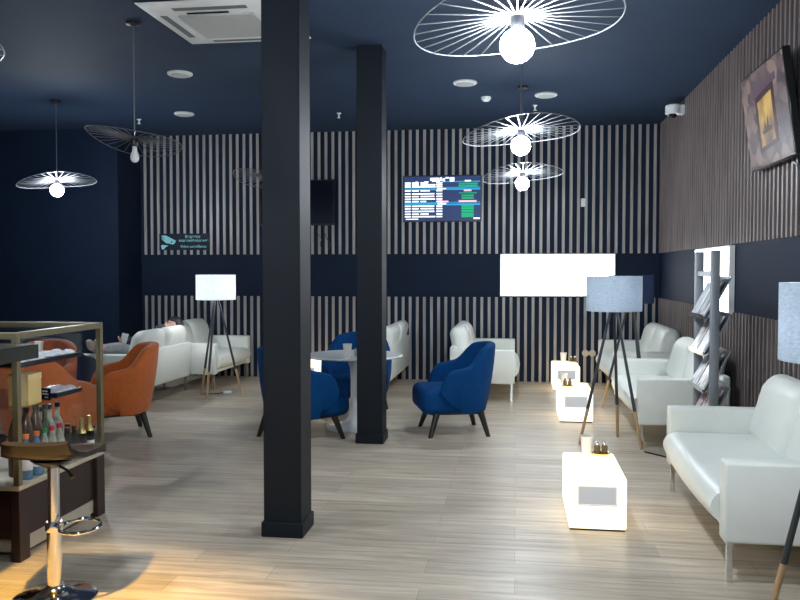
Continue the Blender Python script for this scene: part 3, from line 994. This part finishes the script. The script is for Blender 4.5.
t = thing('price_card', 'small dark card standing on the lower shelf beside the yellow box', 'card', (-2.575, 4.20, SH2 - .0035), -.3)
bm = B(); box(bm, -.035, .035, -.002, .002, 0, .065); part('card', bm, M['screen_off'], t)
bm = B(); box(bm, -.025, .015, -.0032, -.002, .045, .052); box(bm, -.025, .022, -.0032, -.002, .03, .036); box(bm, -.005, .02, -.0032, -.002, .012, .018); part('lettering', bm, M['paper'], t)
c_ = dup(c0, (-2.86, 4.60, SH1 - .0035), 0, 'small white cup on the upper shelf of the display case')
c_.scale = (.62, .62, .62)

def make_bottle(name, label, cat, loc, prof, m, cap, capm, lab=None, group=None):
    t = thing(name, label, cat, loc, 0, group)
    bm = B(); lathe(bm, prof, seg=16); part('body', bm, m, t)
    r, z = prof[-1]
    bm = B(); lathe(bm, [(r + .003, z - .012), (r + .003, z + cap), (r * .6, z + cap + .002)], seg=14); part('cap', bm, capm, t)
    if lab:
        z0, z1, rr, lm = lab
        bm = B(); lathe(bm, [(rr, z0), (rr, z1)], seg=16, cap=False); part('label', bm, lm, t)
    return t
gl_blue = mat('blue_water_bottle', (.10, .25, .42, 1), .15, var=.15, vscale=30)
gl_brown = mat('brown_drink_bottle', (.09, .05, .03, 1), .15, var=.25, vscale=30)
gl_green = mat('green_bottle', (.07, .10, .05, 1), .12, var=.2, vscale=25)
gl_clear = mat('clear_bottle', (.42, .44, .36, 1), .12, var=.25, vscale=40)
gl_black = mat('black_bottle', (.008, .008, .008, 1), .12, var=.1)
caps = {'orange': mat('orange_cap', (.75, .20, .05, 1), .5, var=.03), 'green': mat('green_cap', (.02, .28, .08, 1), .5, var=.03), 'red': mat('red_cap', (.62, .03, .06, 1), .5, var=.03)}
gold = mat('gold_foil', (.62, .47, .16, 1), .3, .8, var=.1)
greenlab = mat('pale_green_label', (.45, .58, .45, 1), .6, var=.1)
PET = [(.028, 0), (.032, .008), (.032, .13), (.028, .15), (.018, .185), (.013, .20), (.013, .225)]
TALL = [(.036, 0), (.04, .01), (.04, .22), (.034, .25), (.02, .30), (.014, .32), (.014, .34)]
WINE = [(.034, 0), (.036, .006), (.036, .17), (.030, .20), (.014, .235), (.013, .30)]
SMALL = [(.027, 0), (.029, .006), (.029, .11), (.024, .13), (.014, .155), (.012, .185)]
zf = CZB - .0035
row1 = [('water_bottle', PET, gl_blue, 'orange', 'blue water bottle with orange cap, {} in the display case'),
        ('water_bottle', PET, gl_blue, 'orange', 'blue water bottle with orange cap, {} in the display case'),
        ('drink_bottle', PET, gl_clear, 'green', None), ('drink_bottle', PET, gl_clear, 'red', None), ('drink_bottle', PET, gl_clear, 'red', None)]
n_ = ['nearer of two', 'farther of two']
for i in range(2):
    make_bottle('water_bottle', 'blue water bottle with orange cap, %s in the display case' % n_[i], 'bottle', (-2.57, 4.00 + i * .095, zf), PET, gl_blue, .012, caps['orange'], (.05, .11, .0325, M['paper']), 'bottles in the display case')
make_bottle('drink_bottle', 'clear bottle with green cap beside the blue water bottles', 'bottle', (-2.57, 4.17, zf), PET, gl_clear, .012, caps['green'], (.05, .11, .0325, greenlab), 'bottles in the display case')
for i in range(2):
    make_bottle('drink_bottle', 'clear bottle with red cap and pale label, %s in the case' % n_[i], 'bottle', (-2.57, 4.245 + i * .078, zf), PET, gl_clear, .014, caps['red'], (.03, .12, .0325, greenlab), 'bottles in the display case')
for i, (x, y) in enumerate(((-2.568, 4.40), (-2.568, 4.475), (-2.635, 4.44), (-2.635, 4.52))):
    make_bottle('black_bottle', 'small black bottle with white print, %s in the case' % ('nearest', 'second', 'third', 'farthest')[i], 'bottle', (x, y, zf), SMALL, gl_black, .012, M['black'], (.035, .085, .0295, mat('printed_label', (.25, .25, .25, 1), .4, var=.9, vscale=70)), 'bottles in the display case')
for i, (x, y) in enumerate(((-2.568, 4.555), (-2.568, 4.645))):
    b_ = make_bottle('wine_bottle', 'black bottle with gold neck, %s in the display case' % n_[i], 'bottle', (x, y, zf), [(r * .86, z * .72) for r, z in WINE], gl_black, .01, gold, (.03, .08, .0315, M['paper'] if i else mat('dark_print', (.3, .3, .3, 1), .4, var=.8, vscale=60)), 'bottles in the display case')
    bm = B(); lathe(bm, [(.0295, .137), (.0135, .170), (.0130, .217)], seg=16, cap=False); part('neck_foil', bm, gold, b_)
for i in range(3):
    make_bottle('tall_bottle', 'tall brown bottle behind the water bottles, %s of three' % ('nearest', 'middle', 'farthest')[i], 'bottle', (-2.66, 4.05 + i * .092, zf), TALL, gl_brown, .015, M['black'], (.10, .18, .0405, gl_brown), 'bottles in the display case')
make_bottle('green_bottle', 'tall dark green bottle among the clear ones in the case', 'bottle', (-2.66, 4.325, zf), [(r, z * 1.1) for r, z in WINE], gl_green, .012, M['black'], None, 'bottles in the display case')
for i in range(3):
    make_bottle('glass_bottle', 'tall clear bottle behind the red-capped ones, %s of three' % ('nearest', 'middle', 'farthest')[i], 'bottle', (-2.735, 4.41 + i * .085, zf), WINE, gl_clear, .015, M['black'], (.06, .12, .0365, greenlab), 'bottles in the display case')

# ------------------------------------------------------------------ bar counter, lower left
t = thing('bar_counter', 'dark bar counter with black overhanging worktop at the left edge', 'counter', (-2.85, 3.0, 0))
bm = B(); box(bm, -.40, .335, -1.0, .68, .10, 1.07); part('body', bm, M['brown'], t)
bm = B(); box(bm, -.38, .315, -.98, .66, 0, .10); part('plinth', bm, M['chrome'], t)
bm = B(); box(bm, -.45, .525, -1.05, .74, 1.072, 1.142, .004, 1); part('worktop', bm, M['worktop'], t)

# ------------------------------------------------------------------ bar stool
t = thing('bar_stool', 'chrome bar stool with dark bent seat in the lower left', 'bar stool', (-2.09, 3.46, 0))
bm = B(); lathe(bm, [(.18, 0), (.185, .008), (.17, .016), (.10, .028), (.05, .045), (.04, .06)], seg=40); part('base', bm, M['chrome'], t)
bm = B(); lathe(bm, [(.033, .05), (.033, .34)], seg=24); part('column', bm, M['chrome'], t)
bm = B(); lathe(bm, [(.026, .33), (.026, .64)], seg=24); part('gas_lift', bm, M['chrome'], t)
bm = B()
pts = []
for i in range(20):
    a = -.6 + (2 * PI - 1.2) * i / 19
    pts.append((.03 + .13 * (1 - math.cos(a)) * .75, .125 * math.sin(a), .345))
fa = math.radians(12)
tube(bm, [(p[0] * math.cos(fa) - p[1] * math.sin(fa), p[0] * math.sin(fa) + p[1] * math.cos(fa), p[2]) for p in [(.03 + .175 * (1 - math.cos(2 * PI * i / 24)) / 2, .115 * math.sin(2 * PI * i / 24), .33) for i in range(24)]], .009, 8, closed=True)
part('footrest', bm, M['chrome'], t)
bm = B(); lathe(bm, [(.036, .31), (.04, .32), (.04, .345), (.036, .355)], seg=20); part('footrest_collar', bm, M['chrome'], t)
bm = B(); lathe(bm, [(.03, .605), (.09, .635), (.10, .645)], seg=20); part('seat_plate', bm, M['black'], t)
bm = B(); tube(bm, [(.02, -.02, .625), (.10, -.06, .61), (.14, -.08, .58)], [.006, .006, .011], 8); part('lever', bm, M['black'], t)
# bent seat: profile along local u (front to back), swept along v
bm = B()
rings = []
prof = [(.205, .630), (.195, .650), (.16, .660), (.08, .663), (0, .666), (-.09, .673), (-.145, .688), (-.178, .712), (-.19, .748)]
NS = 14
sa = math.radians(99)
for k in range(NS + 1):
    v = -1 + 2 * k / NS
    wd = .19
    top, bot = [], []
    for i, (u, z) in enumerate(prof):
        nar = 1 - (.10 if u > 0 else .30) * (abs(u) / .20) ** 3
        e = 1 - max(0, abs(v) - .8) / .2 * .35
        x, y = u, v * wd * nar
        X = x * math.cos(sa) - y * math.sin(sa); Y = x * math.sin(sa) + y * math.cos(sa)
        i0, i1 = max(0, i - 1), min(len(prof) - 1, i + 1)
        du, dz = prof[i1][0] - prof[i0][0], prof[i1][1] - prof[i0][1]
        l = math.hypot(du, dz)
        nu, nz = dz / l, -du / l
        if nz < 0: nu, nz = -nu, -nz
        thk = .017 * e
        top.append((X + nu * thk * math.cos(sa), Y + nu * thk * math.sin(sa), z + nz * thk + .008 * v * v))
        bot.append((X - nu * thk * math.cos(sa), Y - nu * thk * math.sin(sa), z - nz * thk + .008 * v * v))
    rings.append(top + bot[::-1])
ring_loft(bm, rings)
part('seat', bm, M['seatbrown'], t, sharp=50)

# ------------------------------------------------------------------ unseen warm bar lamp, added for the yellow light at lower left
t = thing('bar_lamp', 'unseen warm bar pendant, added for the yellow light by the counter', 'pendant lamp', (-2.08, 2.68, ZC))
bm = B(); lathe(bm, [(.05, 0), (.05, -.02), (.01, -.03)]); part('ceiling_rose', bm, M['wire_dark'], t)
bm = B(); tube(bm, [(0, 0, -.03), (0, 0, -.98)], .004, 6); part('cord', bm, M['wire_dark'], t)
bm = B(); ring_loft(bm, [[(r * math.cos(2 * PI * i / 32), r * math.sin(2 * PI * i / 32), z) for i in range(32)] for r, z in ((.02, -.97), (.07, -.98), (.125, -1.28), (.122, -1.28), (.067, -.985), (.02, -.975))], cap=False); part('lamp_shade', bm, M['wire_dark'], t)
bm = B(); sphere(bm, (0, 0, -1.06), .035); part('bulb', bm, emit('warm_bulb', (1.0, .60, .12, 1), WARM), t)

# ------------------------------------------------------------------ person lying on the left sofa
def skin_mesh(name, verts, edges, m, parent, root=0, sub=2, loc=(0, 0, 0)):
    me = bpy.data.meshes.new(name)
    me.from_pydata([v[:3] for v in verts], edges, [])
    o = bpy.data.objects.new(name, me)
    COL.objects.link(o)
    md = o.modifiers.new('skin', 'SKIN')
    md.use_smooth_shade = True
    for i, v in enumerate(verts):
        r = v[3]
        sv = me.skin_vertices[0].data[i]
        sv.radius = (r, v[4] if len(v) > 4 else r)
        sv.use_root = (i == root)
    s = o.modifiers.new('subdivision', 'SUBSURF')
    s.levels = s.render_levels = sub
    bpy.context.view_layer.update()
    dg = bpy.context.evaluated_depsgraph_get()
    me2 = bpy.data.meshes.new_from_object(o.evaluated_get(dg))
    COL.objects.unlink(o)
    bpy.data.objects.remove(o)
    for p in me2.polygons: p.use_smooth = True
    me2.materials.clear(); me2.materials.append(m)
    me2.name = name
    r = bpy.data.objects.new(name, me2)
    COL.objects.link(r)
    if parent: r.parent = parent
    return r

PX, PY = -4.42, 9.05
t = thing('person', 'person in dark jacket lying on the left white sofa, looking at a phone', 'person', (PX, PY, .44))
def L(x, y, z): return (x - PX, y - PY, z - .44)
J = dict(pel=(-4.44, 9.00, .535), spine=(-4.42, 9.21, .58), chest=(-4.36, 9.43, .675), neck=(-4.28, 9.57, .745), headb=(-4.24, 9.63, .78), head=(-4.215, 9.69, .805),
         shR=(-4.23, 9.47, .735), elR=(-4.185, 9.14, .825), wrR=(-4.205, 9.41, .825), haR=(-4.215, 9.47, .825),
         shL=(-4.50, 9.42, .69), elL=(-4.55, 9.14, .66), wrL=(-4.47, 8.86, .685), haL=(-4.455, 8.80, .695),
         hpR=(-4.36, 8.96, .535), knR=(-4.46, 8.72, .635), anR=(-4.50, 8.44, .645), toR=(-4.52, 8.385, .715),
         hpL=(-4.52, 8.96, .53), knL=(-4.59, 8.70, .615), anL=(-4.60, 8.44, .64), toL=(-4.615, 8.39, .71))
V, E_ = [], []
idx = {}
def add(n, r, p=None, r2=None):
    V.append(L(*J[n]) + ((r, r2) if r2 else (r,)))
    idx[n] = len(V) - 1
    if p is not None: E_.append((idx[p], idx[n]))
add('pel', .115, None, .085); add('spine', .11, 'pel', .08); add('chest', .12, 'spine', .085); add('neck', .048, 'chest'); add('headb', .06, 'neck'); add('head', .085, 'headb', .095)
for s in 'RL':
    add('sh' + s, .05, 'chest'); add('el' + s, .038, 'sh' + s); add('wr' + s, .026, 'el' + s); add('ha' + s, .034, 'wr' + s, .018)
    add('hp' + s, .078, 'pel'); add('kn' + s, .056, 'hp' + s); add('an' + s, .038, 'kn' + s); add('to' + s, .034, 'an' + s)
def finger(s, base, offs):
    b = Vector(J['ha' + s]) + Vector(base)
    V.append(L(*b) + (.009,)); i0 = len(V) - 1; E_.append((idx['ha' + s], i0))
    p = b
    for k, d in enumerate(offs):
        p = p + Vector(d)
        V.append(L(*p) + (.0085 - .001 * k,)); E_.append((len(V) - 2, len(V) - 1))
for k in range(4):
    ln = (.028, .032, .030, .024)[k]
    finger('R', (.012 - .003 * k, .025, .024 - .016 * k), [(.0, ln, .0), (-.012, ln * .8, .002)])
    finger('L', (.018 - .002 * k, -.025, .024 - .015 * k), [(.006, -ln, .006), (-.016, -ln * .5, .012)])
finger('R', (-.012, .006, .03), [(-.004, .02, .018), (0, .018, .006)])
finger('L', (-.022, -.005, .022), [(-.006, -.014, .024), (.004, -.008, .02)])
body = skin_mesh('body', V, E_, M['skin'], t)
# face on the head
hd = Vector(L(*J['head']))
fdir = (Vector(L(-4.75, 8.95, .66)) - hd).normalized()      # towards the phone
su = Vector((0, 0, 1)) - fdir * fdir.z; su.normalize()
sr = fdir.cross(su)
def HP(f, r, u): return hd + fdir * f + sr * r + su * u
bm = B()
for q in sphere(bm, (0, 0, 0), .098, seg=20, rings=14):
    l = q.co.copy()
    q.co = HP(l.x * .98 - .012, l.y * .86, l.z * 1.16)
part('head', bm, M['skin'], body)
bm = B()
vs = sphere(bm, (0, 0, 0), .108, seg=20, rings=14)
for q in vs:
    l = q.co.copy()
    fx = l.x
    if fx > .02: fx = .02 + (fx - .02) * (.25 if l.z < .06 else .8)
    q.co = HP(fx - .024, l.y * .92, l.z * 1.12 + .010)
part('hair', bm, M['hair'], t, sharp=80)
bm = B(); tube(bm, [HP(.085, 0, .02), HP(.105, 0, -.012), HP(.09, 0, -.02)], [.008, .013, .008], 8); part('nose', bm, M['skin'], body)
for s in (-1, 1):
    bm = B(); sphere(bm, HP(.078, s * .034, .018), .011, seg=10, rings=6); part('eye', bm, M['hair'], body)
    bm = B(); sphere(bm, HP(-.005, s * .086, .0), .02, .5, 1, 1.3, 10, 6); part('ear', bm, M['skin'], body)
bm = B(); tube(bm, [HP(.082, -.024, -.052), HP(.09, 0, -.05), HP(.082, .024, -.052)], .006, 6); part('mouth', bm, mat('lips', (.42, .16, .14, 1), .5, var=.03), body)
# clothes
def chain(lst, m, name, root=0):
    vv, ee, ii = [], [], {}
    for n, r, p, r2 in lst:
        vv.append(L(*J[n]) + ((r, r2) if r2 else (r,))); ii[n] = len(vv) - 1
        if p: ee.append((ii[p], ii[n]))
    return skin_mesh(name, vv, ee, m, t, root)
J['nkb'] = (-4.295, 9.52, .745)
J['cuR'] = (-4.203, 9.385, .826); J['cuL'] = (-4.475, 8.885, .685)
chain([('pel', .142, None, .112), ('spine', .135, 'pel', .104), ('chest', .135, 'spine', .10), ('nkb', .07, 'chest', None),
       ('shR', .064, 'chest', None), ('elR', .050, 'shR', None), ('cuR', .038, 'elR', None), ('shL', .064, 'chest', None), ('elL', .050, 'shL', None), ('cuL', .038, 'elL', None)], M['jacket'], 'jacket')
chain([('pel', .128, None, .10), ('hpR', .092, 'pel', None), ('knR', .068, 'hpR', None), ('anR', .05, 'knR', None), ('hpL', .092, 'pel', None), ('knL', .068, 'hpL', None), ('anL', .05, 'knL', None)], M['trousers'], 'trousers')
for s in 'RL':
    a, b = Vector(J['an' + s]), Vector(J['to' + s])
    c1 = a + (b - a) * 1.6
    skin_mesh('sock', [L(*a) + (.046,), L(*(a + (b - a) * .5 + Vector((0, -.015, 0)))) + (.052, .046), L(*b) + (.048, .036), L(*c1) + (.034, .026)], [(0, 1), (1, 2), (2, 3)], M['sock'], t)
ph = thing('phone', 'lit white phone in the hand of the lying person', 'phone', (-4.432, 8.775, .655), .5)
bm = B(); box(bm, -.036, .036, -.004, .004, 0, .145, .003, 2); part('case', bm, M['plastic'], ph)
bm = B(); box(bm, -.032, .032, .0041, .0052, .008, .137); part('display', bm, emit('phone_screen', (.95, .9, 1, 1), 1.2), ph)
ph.rotation_euler = (0.25, .25, .5)
